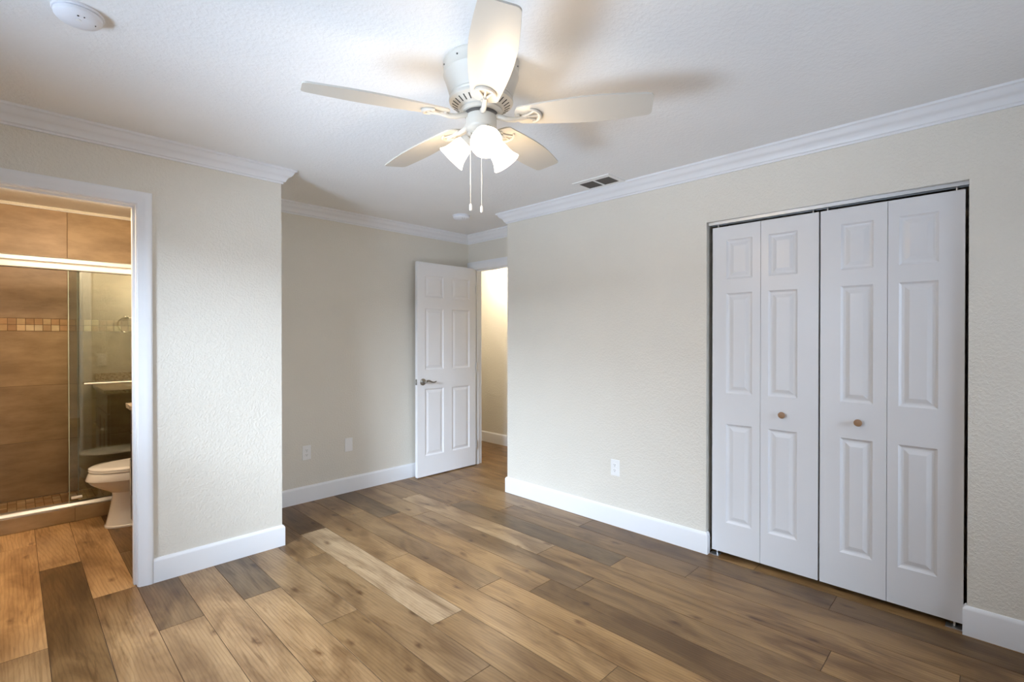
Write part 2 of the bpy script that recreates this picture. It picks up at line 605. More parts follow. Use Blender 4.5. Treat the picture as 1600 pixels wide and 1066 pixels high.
# ------------------------------------------------------------------ windows (out of view, the left one lets daylight in, the rear one is added for fill)
w1 = empty('window_1', (XW - .08, 0, 0), label='window in the left wall', cat='window', kind='structure')
bm = NB()
for a in ((-.03, WY0, WZ0, .03, WY1, WZ0 + .05), (-.03, WY0, WZ1 - .05, .03, WY1, WZ1), (-.03, WY0, WZ0 + .05, .03, WY0 + .05, WZ1 - .05),
          (-.03, WY1 - .05, WZ0 + .05, .03, WY1, WZ1 - .05), (-.02, WY0 + .05, (WZ0 + WZ1) / 2 - .02, .02, WY1 - .05, (WZ0 + WZ1) / 2 + .02)):
    box(bm, *a)
obj('window_frame', bm, M_TRIM, w1)
obj('window_pane', box(NB(), -.003, WY0 + .05, WZ0 + .05, .003, WY1 - .05, WZ1 - .05), M_PANE, w1)
w2 = empty('fill_window', (0, YB - .08, 0), label='added window behind the viewer, for fill light', cat='window', kind='structure')
bm = NB()
for a in ((VX0, -.03, VZ0, VX1, .03, VZ0 + .05), (VX0, -.03, VZ1 - .05, VX1, .03, VZ1), (VX0, -.03, VZ0 + .05, VX0 + .05, .03, VZ1 - .05),
          (VX1 - .05, -.03, VZ0 + .05, VX1, .03, VZ1 - .05), ((VX0 + VX1) / 2 - .02, -.02, VZ0 + .05, (VX0 + VX1) / 2 + .02, .02, VZ1 - .05)):
    box(bm, *a)
obj('window_frame', bm, M_TRIM, w2)
obj('window_pane', box(NB(), VX0 + .05, -.003, VZ0 + .05, VX1 - .05, .003, VZ1 - .05), M_PANE, w2)

# ------------------------------------------------------------------ crown moulding
ROOM = [(XW, YB), (XR, YB), (XR, YR), (XD, YR), (XD, YA), (XC, YA), (XC, YL), (XW, YL)]
CR = [(0, H), (0, H - .088), (.009, H - .088), (.010, H - .080), (.014, H - .077), (.020, H - .075)]
for i in range(9):                                   # cove + ogee
    t = i / 8
    CR.append((.022 + .040 * t, H - .070 + .052 * (t + 0.10 * math.sin(2 * math.pi * t)) ))
CR += [(.064, H - .016), (.069, H - .014), (.074, H - .012), (.074, H)]
LBL = ['crown moulding behind the viewer', 'long white crown moulding above the closet wall', 'short white crown moulding return at the wall end',
       'white crown moulding above the hall doorway', 'white crown moulding along the alcove wall', 'crown moulding around the bathroom wall corner',
       'white crown moulding above the bathroom doorway', 'crown moulding on the far left wall']
for i in range(8):
    o = obj('trim_%d' % (i + 1), sweep(ROOM, CR, [i]), M_TRIM, smooth=True)
    tag(o, LBL[i], 'moulding', kind='structure')

# ------------------------------------------------------------------ baseboards
BB = [(0, 0), (.0145, 0), (.0145, .116), (.0135, .121), (.0105, .126), (.006, .1315), (.003, .133), (0, .133)]


def baseboard(side, path, label):
    o = obj('baseboard_' + side, sweep(path, BB, closed=False), M_TRIM, smooth=True)
    tag(o, label, 'baseboard', kind='structure')


CO = 0.066   # casing width
baseboard('bathroom', [(XC, YA - .0145), (XC, YL), (OPX1 + .004 + CO, YL)], 'white baseboard between bathroom doorway and wall corner')
baseboard('left', [(OPX0 - .004 - CO, YL), (XW, YL), (XW, YB), (XR, YB), (XR, CY0), (XR + .026, CY0)], 'white baseboard right of the closet doors')
baseboard('right', [(XR + .026, CY1), (XR, CY1), (XR, YR), (XD - .016, YR)], 'long white baseboard left of the closet doors')
baseboard('alcove', [(XD - .016, YA), (XC, YA)], 'white baseboard along the alcove wall')
baseboard('hall', [(HX, 2.2), (HX, 6.6), (XD2, 6.6), (XD2, HY1 + .09)], 'cream-lit baseboard at the foot of the hallway wall')


# ------------------------------------------------------------------ door casings and jambs
def casing(name, M, w0, w1, ztop, width, label, jamb_depth):
    """casing in a local frame: x along the wall, y out of the wall into the room, z up; opening from w0 to w1"""
    prof = [(0.0, 0.0), (0.0, .009), (.004, .011), (.014, .0115), (.018, .0135), (.030, .0145), (.036, .0175), (.056, .0185), (.063, .016), (width, .013), (width, 0.0)]
    rv = .004
    pts = [(w0 - rv, 0), (w0 - rv, ztop + rv), (w1 + rv, ztop + rv), (w1 + rv, 0)]
    bm = NB()
    dirs = [(-1, 0), (-1, 1), (1, 1), (1, 0)]
    rings = []
    for (px, pz), (dx, dz) in zip(pts, dirs):
        rings.append([bm.verts.new(M @ Vector((px + dx * a, b, pz + dz * a))) for a, b in prof])
    k = len(prof)
    for a, b in zip(rings, rings[1:]):
        for q in range(k):
            w = (q + 1) % k
            bm.faces.new((a[q], a[w], b[w], b[q]))
    bm.faces.new(rings[0]); bm.faces.new(rings[-1])
    r = empty(name, (0, 0, 0), label=label, cat='door frame', kind='structure')
    obj('casing', bm, M_TRIM, r, smooth=True)
    bm = NB()

    def lb(x0, y0, z0, x1, y1, z1):
        b2 = NB(); box(b2, x0, y0, z0, x1, y1, z1)
        for v in b2.verts: v.co = M @ v.co
        me = bpy.data.meshes.new('t'); b2.to_mesh(me); b2.free(); bm.from_mesh(me); bpy.data.meshes.remove(me)
    D = jamb_depth
    lb(w0 - JT + .001, -D, 0, w0, 0, ztop)
    lb(w1, -D, 0, w1 + JT - .001, 0, ztop)
    lb(w0 - JT + .001, -D, ztop, w1 + JT - .001, 0, ztop + JT - .001)
    # door stops
    lb(w0, -.075, 0, w0 + .011, -.040, ztop - .011)
    lb(w1 - .011, -.075, 0, w1, -.040, ztop - .011)
    lb(w0, -.075, ztop - .011, w1, -.040, ztop)
    obj('jamb', bm, M_TRIM, r)
    return r


# bathroom doorway: wall faces -y ; local x = world x, local y = -world y
M1 = Matrix(((1, 0, 0, 0), (0, -1, 0, YL), (0, 0, 1, 0), (0, 0, 0, 1)))
casing('trim_9', M1, OPX0, OPX1, OPZ, CO, 'white door frame around the bathroom doorway', YLB - YL)
# its bathroom side
M1b = Matrix(((1, 0, 0, 0), (0, 1, 0, YLB), (0, 0, 1, 0), (0, 0, 0, 1)))
bm = NB()
box(bm, OPX1 + .004, YLB, 0, OPX1 + .004 + CO, YLB + .016, OPZ + CO, .003)
box(bm, OPX0 - .004 - CO, YLB, 0, OPX0 - .004, YLB + .016, OPZ + CO, .003)
box(bm, OPX0 - .004, YLB, OPZ + .004, OPX1 + .004, YLB + .016, OPZ + CO, .003)
tag(obj('trim_10', bm, M_TRIM), 'bathroom-side casing reflected in the shower glass', 'door frame', kind='structure')
# hall doorway: wall faces -x ; local x = world y
M2 = Matrix(((0, -1, 0, XD), (1, 0, 0, 0), (0, 0, 1, 0), (0, 0, 0, 1)))
casing('trim_11', M2, HY0, HY1, OPZ, CO + .012, 'white door frame around the hall doorway', XD2 - XD)


# ------------------------------------------------------------------ panelled doors
def panel_slab(bm, W, Z0, Z1, T, panels, both=False):
    """slab in local coords: u 0..W, z Z0..Z1, front face at y=0, back at y=T. panels: (u0,z0,u1,z1)"""
    us = sorted({0, W} | {p[0] for p in panels} | {p[2] for p in panels})
    zs = sorted({Z0, Z1} | {p[1] for p in panels} | {p[3] for p in panels})

    def inside(u, z):
        return any(p[0] < u < p[2] and p[1] < z < p[3] for p in panels)
    for side in ((0, 1), (T, -1)) if both else ((0, 1),):
        y0, s = side
        cache = {}

        def V(u, z, d=0):
            k = (round(u, 5), round(z, 5), round(d, 5))
            if k not in cache: cache[k] = bm.verts.new((u, y0 + s * d, z))
            return cache[k]
        for a, b in zip(us, us[1:]):
            for c, d in zip(zs, zs[1:]):
                if not inside((a + b) / 2, (c + d) / 2):
                    bm.faces.new((V(a, c), V(b, c), V(b, d), V(a, d)))
        for (u0, z0, u1, z1) in panels:
            # the ring steps: (inset, depth)
            steps = [(0, 0), (.004, .0035), (.010, .0075), (.015, .0085), (.022, .0080), (.040, .0030), (.043, .0026)]
            rings = []
            for ins, dp in steps:
                if ins == 0:
                    # use existing corner grid points on the panel border
                    rings.append([V(u0, z0), V(u1, z0), V(u1, z1), V(u0, z1)])
                else:
                    rings.append([V(u0 + ins, z0 + ins, dp), V(u1 - ins, z0 + ins, dp), V(u1 - ins, z1 - ins, dp), V(u0 + ins, z1 - ins, dp)])
            for A, B in zip(rings, rings[1:]):
                for q in range(4):
                    w = (q + 1) % 4
                    bm.faces.new((A[q], A[w], B[w], B[q]))
            bm.faces.new(rings[-1])
    if not both:
        b = [bm.verts.new((u, T, z)) for u, z in ((0, Z0), (W, Z0), (W, Z1), (0, Z1))]
        bm.faces.new(b)
    # edges
    for (u, z, u2, z2) in ((0, Z0, W, Z0), (W, Z0, W, Z1), (W, Z1, 0, Z1), (0, Z1, 0, Z0)):
        v = [bm.verts.new(c) for c in ((u, 0, z), (u2, 0, z2), (u2, T, z2), (u, T, z))]
        bm.faces.new(v)
    return bm


# bedroom door, opened flat toward the alcove wall. Root at the hinge.
FX0, FX1, FY = 2.716, 3.452, 3.945
d1 = empty('door_1', (FX1, FY, 0), label='open white six-panel door with a lever handle, against the alcove wall', cat='door', kind='structure')
W = FX1 - FX0
pan = []
for (a, b) in ((.090, .314), (.420, .652)):
    for (c, d) in ((1.750, 1.960), (1.045, 1.640), (.205, .857)):
        pan.append((a, c, b, d))
bm = panel_slab(NB(), W, .010, 2.085, .035, pan, both=True)
for v in bm.verts: v.co.x -= W
obj('slab', bm, M_DOOR_LIGHTENED, d1)
# lever handle
hx, hz = -W + .062, .928
hd = empty('lever_handle', (hx, 0, hz)); hd.parent = d1
bm = NB()
MX = Matrix.Rotation(R(90), 4, 'X')
lathe(bm, [(.032, .0), (.033, .004), (.029, .008), (.020, .011), (.013, .013)], 28, MX)
obj('rosette', bm, M_NICKEL, hd, smooth=True)
bm = NB()
tube(bm, [(0, 0, 0), (0, -.030, 0), (.003, -.046, 0), (.012, -.053, .001)], [.010, .0095, .0105, .010])
pts, rr = [], []
for i in range(15):
    t = i / 14
    pts.append((.004 + .118 * t, -.053 + .004 * math.sin(t * 3), .003 + .010 * math.sin(t * 2 * math.pi * 0.95 + .2)))
    rr.append(.0095 - .0035 * t)
tube(bm, pts, rr)
obj('lever', bm, M_NICKEL, hd, smooth=True)
bm = NB()
lathe(bm, [(.030, .0), (.030, .006), (.012, .012), (.010, .04)], 28, Matrix.Translation((0, .035, 0)) @ Matrix.Rotation(R(-90), 4, 'X'))
obj('back_rosette', bm, M_NICKEL, hd, smooth=True)
bm = NB()
box(bm, -W - .0015, .006, hz - .028, -W + .001, .029, hz + .028, .0008)
obj('latch_plate', bm, M_NICKEL, d1)
bm = NB()
box(bm, -W - .010, .012, hz - .009, -W - .001, .023, hz + .009, .002)
obj('latch_bolt', bm, M_CHROME, d1)
for z in (.22, 1.05, 1.86):
    bm = NB()
    lathe(bm, [(.0055, -.045), (.0055, .045)], 12, Matrix.Translation((.0065, -.004, z)))
    box(bm, -.0012, .002, z - .044, .0008, .030, z + .044)
    obj('hinge', bm, M_ALU, d1, smooth=False)

# closet bifold doors
XB = 3.080
LEAVES = [(1.2715, .9905), (.9885, .6935), (.6850, .3940), (.3920, .1070)]
ZP = ((1.711, 1.953), (1.013, 1.626), (.215, .824))
PANY = [(1.187, 1.036), (.947, .796), (.592, .451), (.348, .199)]
for n, (i, j, nm, lab) in enumerate(((0, 1, 'door_2', 'left pair of white bifold closet doors'), (2, 3, 'door_3', 'right pair of white bifold closet doors'))):
    piv = LEAVES[i][0] if n == 0 else LEAVES[j][1]
    r = empty(nm, (XB, piv, 0), label=lab, cat='closet door', kind='structure')
    for q in (i, j):
        ya, yb = LEAVES[q]
        w = ya - yb
        bm = panel_slab(NB(), w, .028, 2.037, .030, [(ya - PANY[q][0], c, ya - PANY[q][1], d) for c, d in ZP])
        for v in bm.verts:
            u, y, z = v.co
            v.co = Vector((y, ya - u - piv, z))
        leaf = obj('leaf', bm, M_DOOR, r)
        if q in (1, 2):
            ky = .869 if q == 1 else .510
            bm = NB()
            lathe(bm, [(.009, 0), (.008, .006), (.007, .012), (.012, .017), (.0175, .021), (.0185, .026), (.015, .031), (.006, .0335)], 26,
                  Matrix.Translation((0, ky - piv, .914)) @ Matrix.Rotation(R(-90), 4, 'Y'))
            k = obj('knob', bm, M_KNOB, leaf, smooth=True)
            tag(k, 'round brown wooden knob')
    # pivot pins
    ys = (LEAVES[0][0] - .03, LEAVES[1][1] + .03) if n == 0 else (LEAVES[2][0] - .03, LEAVES[3][1] + .03)
    for y in ys:
        bm = NB()
        lathe(bm, [(.0045, 2.037), (.0045, 2.057)], 12, Matrix.Translation((.015, y - piv, 0)))
        obj('pivot_pin', bm, M_ALU, r)
    ye = ys[0] if n == 0 else ys[1]
    bm = NB()
    lathe(bm, [(.0045, .006), (.0045, .028)], 12, Matrix.Translation((.008, ye - piv, 0)))
    obj('pivot_pin', bm, M_ALU, r)
    b2 = obj('floor_bracket', NB(), M_ALU)
    bm = NB()
    box(bm, XB - .016, (CY1 - .072) if n == 0 else CY0 + .001, 0.0005, XB + .03, (CY1 - .0165) if n == 0 else CY0 + .075, .0045)
    bm.to_mesh(b2.data); bm.free()
    tag(b2, 'small metal pivot bracket on the floor at the %s end of the closet' % ('left' if n == 0 else 'right'), 'bracket')
bm = NB()
zc = CZ
box(bm, XB - .006, CY0 + .001, zc - .018, XB - .003, CY1 - .001, zc - .0005)
box(bm, XB + .033, CY0 + .001, zc - .018, XB + .036, CY1 - .001, zc - .0005)
box(bm, XB - .003, CY0 + .001, zc - .003, XB + .033, CY1 - .001, zc - .0005)
trk = tag(obj('closet_track', bm, M_ALU), 'metal sliding track above the closet doors', 'track')
bm = NB(); box(bm, XB - .0028, CY0 + .002, zc - .012, XB + .0328, CY1 - .002, zc - .0032)  # added filler box, its dark colour paints the shade inside the channel
tag(obj('channel_shade_filler', bm, M_SLOT, trk), 'dark filler standing in for shade inside the track')


# ------------------------------------------------------------------ wall plates
def wall_plate(name, M, kind, label, cat, group=None):
    r = empty(name, M.to_translation(), label=label, cat=cat, group=group)
    Mr = M.to_3x3().to_4x4()

    def put(nm, bm, mat):
        for v in bm.verts: v.co = Mr @ v.co
        return obj(nm, bm, mat, r)
    put('cover_plate', box(NB(), -.036, -.006, -.0585, .036, 0, .0585, .003), M_PLASTIC)
    if kind == 'outlet':
        for s in (1, -1):
            bm = NB()
            out = []
            for k in range(24):
                a = 2 * math.pi * k / 24
                out.append((.0165 * math.cos(a), max(-.0125, min(.0125, .0175 * math.sin(a)))))
            prism(bm, out, 0, .0025, Matrix.Translation((0, -.006, s * .0195)) @ Matrix.Rotation(R(90), 4, 'X'))
            f = put('receptacle', bm, M_PLASTIC)
            bm = NB()
            box(bm, -.0075, -.0090, s * .0195 + .000, -.0055, -.0083, s * .0195 + .008)
            box(bm, .0055, -.0090, s * .0195 + .001, .0075, -.0083, s * .0195 + .007)
            box(bm, -.0025, -.0090, s * .0195 - .008, .0025, -.0083, s * .0195 - .0035)
            sl = put('slots', bm, M_SLOT); sl.parent = f
        bm = NB(); lathe(bm, [(.003, 0), (.003, .0015)], 12, Matrix.Translation((0, -.006, 0)) @ Matrix.Rotation(R(90), 4, 'X'))
        put('screw', bm, M_ALU)
    elif kind == 'blank':
        for s in (1, -1):
            bm = NB(); lathe(bm, [(.003, 0), (.003, .0012)], 12, Matrix.Translation((0, -.006, s * .042)) @ Matrix.Rotation(R(90), 4, 'X'))
            put('screw', bm, M_PLASTIC)
    elif kind == 'switch':
        put('rocker', box(NB(), -.016, -.0105, -.033, .016, -.006, .033, .002), M_PLASTIC)
    return r


MA = lambda x, z: Matrix.Translation((x, YA, z))
wall_plate('outlet', MA(1.700, .406), 'outlet', 'white outlet low on the shadowed alcove wall', 'outlet')
wall_plate('blank_wall_plate', MA(2.070, .415), 'blank', 'blank white cover plate low on the alcove wall left of the open door', 'wall plate')
wall_plate('outlet', Matrix.Translation((XR, 1.958, .417)) @ Matrix.Rotation(R(-90), 4, 'Z'), 'outlet', 'white outlet low on the closet wall above the baseboard', 'outlet')
wall_plate('light_switch', Matrix.Translation((.62, YLB, 1.135)) @ Matrix.Rotation(R(180), 4, 'Z'), 'switch',
           'white switch plate above the vanity, seen reflected in shower glass', 'light switch')

# ------------------------------------------------------------------ ceiling fittings
def detector(x, y, r, label, rot):
    t = empty('smoke_detector', (x, y, H), rot, label=label, cat='smoke detector')
    bm = NB(); lathe(bm, [(r, -.0005), (r, -.007), (r * .97, -.009), (r * .9, -.009)], 48); obj('mounting_base', bm, M_DETECT, t, smooth=True)
    bm = NB(); lathe(bm, [(r * .90, -.0095), (r * .93, -.012), (r * .91, -.022), (r * .80, -.030), (r * .55, -.034), (r * .5, -.0355), (.001, -.036)], 48)
    obj('cover', bm, M_DETECT, t, smooth=True)
    bm = NB(); lathe(bm, [(.007, -.0350), (.007, -.0375), (.004, -.0385)], 20, Matrix.Translation((r * .3, 0, 0))); obj('test_button', bm, M_PLASTIC, t, smooth=True)
    for a, q, s in ((0.0, .62, .0028), (.35, .66, .0018), (1.4, .64, .0018)):
        bm = NB(); lathe(bm, [(s, -.031), (s, -.0345)], 12, Matrix.Translation((r * q * math.cos(a), r * q * math.sin(a), 0)))
        obj('indicator_hole', bm, M_SLOT, t)
    return t


detector(.160, 2.190, .069, 'round white smoke detector cut by the top left edge of the photo', R(-95))
detector(2.807, 3.397, .078, 'small round detector on the ceiling near the hall doorway', R(-120))

t = empty('ceiling_vent', (2.878, 1.985, H), label='white ceiling air vent with two dark grilles beside the crown moulding', cat='air vent')
ox, oy = 2.878, 1.985
hx_, hy_ = .128, .152
bm = NB()
G = [(-.064, -.123, .064, -.008), (-.064, .008, .064, .123)]
z0, z1 = -.006, -.0003
box(bm, -hx_ + .02, -hy_, z0, -.064, hy_, z1); box(bm, .064, -hy_, z0, hx_ - .02, hy_, z1)
box(bm, -.064, -hy_, z0, .064, -.123, z1); box(bm, -.064, .123, z0, .064, hy_, z1); box(bm, -.064, -.008, z0, .064, .008, z1)
obj('face_frame', bm, M_CEIL, t)
bm = NB(); box(bm, -.064, -.123, -.0015, .064, .123, -.0004); obj('duct_opening', bm, M_SLOT, t)
for (a, b, c, d) in G:
    bm = NB()
    for k in range(9):
        x = a + (c - a) * (k + .5) / 9
        M = Matrix.Translation((x, 0, -.0042)) @ Matrix.Rotation(R(35), 4, 'Y')
        n0 = len(bm.verts)
        bb = NB(); box(bb, -.0045, b + .001, -.0003, .0045, d - .001, .0003)
        for v in bb.verts: v.co = M @ v.co
        me = bpy.data.meshes.new('t'); bb.to_mesh(me); bb.free(); bm.from_mesh(me); bpy.data.meshes.remove(me)
    obj('grille', bm, M_GRILLE, t)

# ------------------------------------------------------------------ ceiling fan
FXC, FYC = 1.318, 1.471
fan = empty('ceiling_fan', (FXC, FYC, H), label='white five-blade ceiling fan with three lit glass shades', cat='ceiling fan')
bm = NB()
lathe(bm, [(.150, 0), (.152, -.003), (.152, -.010), (.150, -.014), (.148, -.046), (.150, -.052), (.146, -.060), (.138, -.085), (.128, -.118), (.124, -.128), (.126, -.134), (.122, -.140)], 64)
obj('motor_housing', bm, M_FAN, fan, smooth=True)
for k in range(10):
    a = 2 * math.pi * k / 10 + .2
    bm = NB(); lathe(bm, [(.003, .1495), (.003, .1520)], 10, Matrix.Rotation(a, 4, 'Z') @ Matrix.Translation((0, 0, -.026)) @ Matrix.Rotation(R(90), 4, 'Y'))
    obj('screw_hole', bm, M_SLOT, fan)
bm = NB()
lathe(bm, [(.121, -.139), (.127, -.142), (.128, -.148), (.126, -.154), (.120, -.158), (.088, -.176), (.084, -.180), (.084, -.186), (.078, -.189), (.074, -.194), (.060, -.196)], 72)
vent = obj('vent_ring', bm, M_FAN, fan, smooth=True)
bm = NB()
for k in range(30):
    a = 2 * math.pi * k / 30
    M = Matrix.Rotation(a, 4, 'Z') @ Matrix.Translation((.104, 0, -.1675)) @ Matrix.Rotation(math.atan2(-.018, -.032) + math.pi, 4, 'Y') 
    M = Matrix.Rotation(a, 4, 'Z') @ Matrix.Translation((.104, 0, -.1672)) @ Matrix.Rotation(-math.atan2(.018, .032), 4, 'Y')
    bb = NB(); box(bb, -.0125, -.0022, -.0012, .0125, .0022, .0012)
    for v in bb.verts: v.co = M @ v.co
    me = bpy.data.meshes.new('t'); bb.to_mesh(me); bb.free(); bm.from_mesh(me); bpy.data.meshes.remove(me)
sl = obj('vent_slots', bm, M_SLOT, vent)
tag(sl, 'dark slots around the vent ring')
bm = NB(); lathe(bm, [(.066, -.195), (.066, -.205), (.060, -.207)], 48); obj('flywheel', bm, M_GRILLE, fan, smooth=True)
bm = NB(); lathe(bm, [(.056, -.200), (.0615, -.206), (.0615, -.250), (.058, -.258), (.045, -.266), (.030, -.272), (.022, -.300), (.010, -.306)], 56)
obj('switch_housing', bm, M_FAN, fan, smooth=True)

PH0 = R(160.55)
ZB = -.2135
PITCH = R(11)
DROOP = [1.7, -1.7, -0.3, -1.0, 2.2]     # the blades no longer sit in one plane
for k in range(5):
    a = PH0 + 2 * math.pi * k / 5
    # local frame: x outwards, y = +azimuth direction (tilts down)
    Mr = Matrix.Rotation(a, 4, 'Z') @ Matrix.Translation((0, 0, ZB)) @ Matrix.Rotation(R(DROOP[k]), 4, 'Y') @ Matrix.Rotation(-PITCH, 4, 'X')
    outl = []
    r0, r1 = .135, .662
    def hw(t):      # half width along the blade
        return (.046 + .031 * math.sin(min(1, t / .62) * math.pi / 2) - (.0 if t < .62 else .018 * ((t - .62) / .38) ** 1.5))
    N = 26
    edge = []
    for i in range(N + 1):
        t = i / N
        edge.append((r0 + (r1 - r0) * t, hw(t)))
    up_ = [(x, y) for x, y in edge if r0 + .03 < x < r1 - .018]
    root = [(r0 + .03 - .03 * math.sin(q), up_[0][1] * math.cos(q)) for q in [math.pi / 2 * i / 8 for i in range(1, 9)]]
    tipu = [(r1 - .018 + .018 * math.sin(q), up_[-1][1] - .018 * (1 - math.cos(q))) for q in [math.pi / 2 * i / 6 for i in range(0, 7)]]
    tipd = [(x, -y) for x, y in tipu]
    outl = up_ + tipu + tipd[::-1] + [(x, -y) for x, y in up_[::-1]] + [(x, -y) for x, y in root] + [(x, y) for x, y in root[::-1]]
    # drop duplicates
    cl_, seen = [], None
    for p in outl:
        if seen is None or (p[0] - seen[0]) ** 2 + (p[1] - seen[1]) ** 2 > 1e-7:
            cl_.append(p); seen = p
    if (cl_[0][0] - cl_[-1][0]) ** 2 + (cl_[0][1] - cl_[-1][1]) ** 2 < 1e-7: cl_.pop()
    bm = prism(NB(), cl_, 0, .006, Mr, bevel=.0012)
    bl = obj('blade', bm, M_FAN, fan)
    # blade iron: curved arm + open crescent bracket on the blade's underside
    bm = NB()
    Mi = Matrix.Rotation(a, 4, 'Z')
    pts = [Mi @ Vector((.058, 0, -.207)), Mi @ Vector((.080, 0, -.214)), Mi @ Vector((.105, 0, -.224)), Mi @ Vector((.135, 0, -.228)), Mi @ Vector((.165, 0, -.224)), Mi @ Vector((.185, 0, -.2205))]
    tube(bm, pts, [.0115, .011, .0105, .010, .009, .007], 12)
    # crescent
    cres = []
    for i in range(17):
        q = R(-75 + 150 * i / 16)
        cres.append(Mr @ Vector((.190 + .046 * math.cos(q), .040 * math.sin(q), -.005)))
    tube(bm, cres, [.0045 + .0035 * math.sin(math.pi * i / 16) for i in range(17)], 10)
    for s in (1, -1, 0):
        e = Mr @ Vector((.190 + .046 * math.cos(R(48 * s)), .040 * math.sin(R(48 * s)), -.005))
        tube(bm, [Mr @ Vector((.165, 0, -.006)), (Mr @ Vector((.195, .014 * s, -.0065))), e], [.0065, .0045, .004], 8)
    # fleshy base plate
    op = [(.150 + .010 * math.cos(q), .013 * math.sin(q)) for q in [2 * math.pi * i / 16 for i in range(16)]]
    prism(bm, op, -.008, 0, Mr)
    obj('blade_iron', bm, M_FAN, fan, smooth=True)

# light kit
for k in range(3):
    a = math.atan2(-FYC, -FXC) + R(8) + k * 2 * math.pi / 3     # first lamp faces the viewer
    dirh = Vector((math.cos(a), math.sin(a), 0))
    tilt = R(48)
    ax = dirh * math.sin(tilt) + Vector((0, 0, -math.cos(tilt)))
    n0 = dirh * .056 + Vector((0, 0, -.290))
    Q = Vector((0, 0, 1)).rotation_difference(ax).to_matrix().to_4x4()
    M = Matrix.Translation(n0) @ Q
    bm = NB()
    tube(bm, [dirh * .034 + Vector((0, 0, -.252)), dirh * .046 + Vector((0, 0, -.266)), n0 - ax * .004], [.011, .012, .014], 14)
    lathe(bm, [(.012, -.012), (.022, -.008), (.027, .004), (.029, .016), (.027, .018)], 36, M)
    obj('lamp_holder', bm, M_FAN, fan, smooth=True)
    # bell shade (double walled)
    outp = [(.027, .012), (.034, .020), (.0385, .032), (.041, .048), (.0435, .064), (.048, .080), (.055, .094), (.0605, .103)]
    inp = [(r - .0025, z) for r, z in outp][::-1]
    bm = NB(); lathe(bm, outp + [(.060, .1045)] + inp, 48, M, cap0=False, cap1=False)
    sh = obj('glass_shade', bm, M_SHADE, fan, smooth=True)
    bm = NB(); lathe(bm, [(.013, .015), (.015, .03), (.024, .05), (.027, .064), (.024, .078), (.014, .087), (.002, .090)], 28, M)
    obj('bulb', bm, M_SHADE, sh, smooth=True)
    ld = bpy.data.lights.new('bulb_light', 'POINT')
    ld.energy = PWR['fan']; ld.color = WARM; ld.shadow_soft_size = .06
    lo = bpy.data.objects.new('bulb_light', ld)
    COL.objects.link(lo)
    lo.parent = fan
    lo.location = n0 + ax * .130
# pull chains
cr_ = Vector((math.cos(R(45.42)), -math.sin(R(45.42)), 0))   # along the viewer's right
for off, zt, zbm, lab in ((-.043, -.258, -.552, 'left'), (.001, -.300, -.560, 'right')):
    p = cr_ * off
    r = empty('pull_chain', p + Vector((0, 0, zt))); r.parent = fan
    bm = NB(); tube(bm, [(0, 0, 0), (0, 0, zbm - zt)], .0012, 8); obj('chain', bm, M_CHAIN, r)
    bm = NB(); L_ = .028
    lathe(bm, [(.002, 0), (.0042, -.003), (.0052, -.010), (.0055, -.022), (.0048, -.027), (.002, -.0285)], 18, Matrix.Translation((0, 0, zbm - zt)))
    obj('fob', bm, M_PLASTIC, r, smooth=True)

# ------------------------------------------------------------------ bathroom: tile
random.seed(11)
TB = (0.35, 0.245, 0.145)


def tvar(a=.08, base=TB):
    f = 1 + random.uniform(-a, a)
    return (base[0] * f, base[1] * f * random.uniform(.98, 1.02), base[2] * f * random.uniform(.95, 1.05))


def sd():
    return (random.uniform(0, 30), random.uniform(0, 30), random.uniform(0, 30))


tr = []
rows = [(.05, .5065), (.5065, .9635), (.9635, 1.409), (1.511, 1.968), (1.968, 2.412)]
xs = [-.45, -.127, .33, .787, BX1]
for (a, b) in rows:
    for u0, u1 in zip(xs, xs[1:]):
        tr.append((u0, a, u1, b, tvar(), sd()))
q = .0508
n = int((BX1 - BX0) / q)
x0 = .33 - 16 * q
for k in range(0, 33):
    for j in range(2):
        u0, u1 = x0 + k * q, x0 + (k + 1) * q
        if u1 <= BX0 or u0 >= BX1: continue
        c = random.choice([(.50, .33, .18), (.44, .27, .13), (.60, .44, .27), (.68, .56, .38), (.40, .24, .12)])
        tr.append((max(u0, BX0), 1.409 + j * .051, min(u1, BX1), 1.409 + (j + 1) * .051, tvar(.1, c), sd()))
wt = tiled('wall_tile', tr, lambda u, v, d: (u, BY1 - .011 - d, v), .0035, .0035, M_TILE, M_GROUT)
tag(wt, 'tan stone tile wall of the shower with a mosaic band', 'tiled wall', kind='structure')
tr = []
for k in range(2):
    for (a, b) in rows:
        ya, yb = (4.95, 5.27) if k == 0 else (5.27, 5.588)
        tr.append((ya, a, yb, b, tvar(), sd()))
        # left wall as well
wr = tiled('wall_tile_right', tr, lambda u, v, d: (BX1 - .011 - d, u, v), .0035, .0035, M_TILE, M_GROUT)
tag(wr, 'tiled right side of the shower', 'tiled wall', kind='structure')
wl = tiled('wall_tile_left', [(a, b, c, d, tvar(), sd()) for (a, b, c, d, _, _) in tr], lambda u, v, d: (BX0 + .011 + d, u, v), .0035, .0035, M_TILE, M_GROUT)
tag(wl, 'tiled left side of the shower', 'tiled wall', kind='structure')
obj_b = obj('trim_12', box(NB(), BX0, BY1 - .013, 2.412, BX1, BY1, 2.418, .001), M_TRIM)
tag(obj_b, 'thin pale tile edge at the top of the shower wall', 'trim', kind='structure')
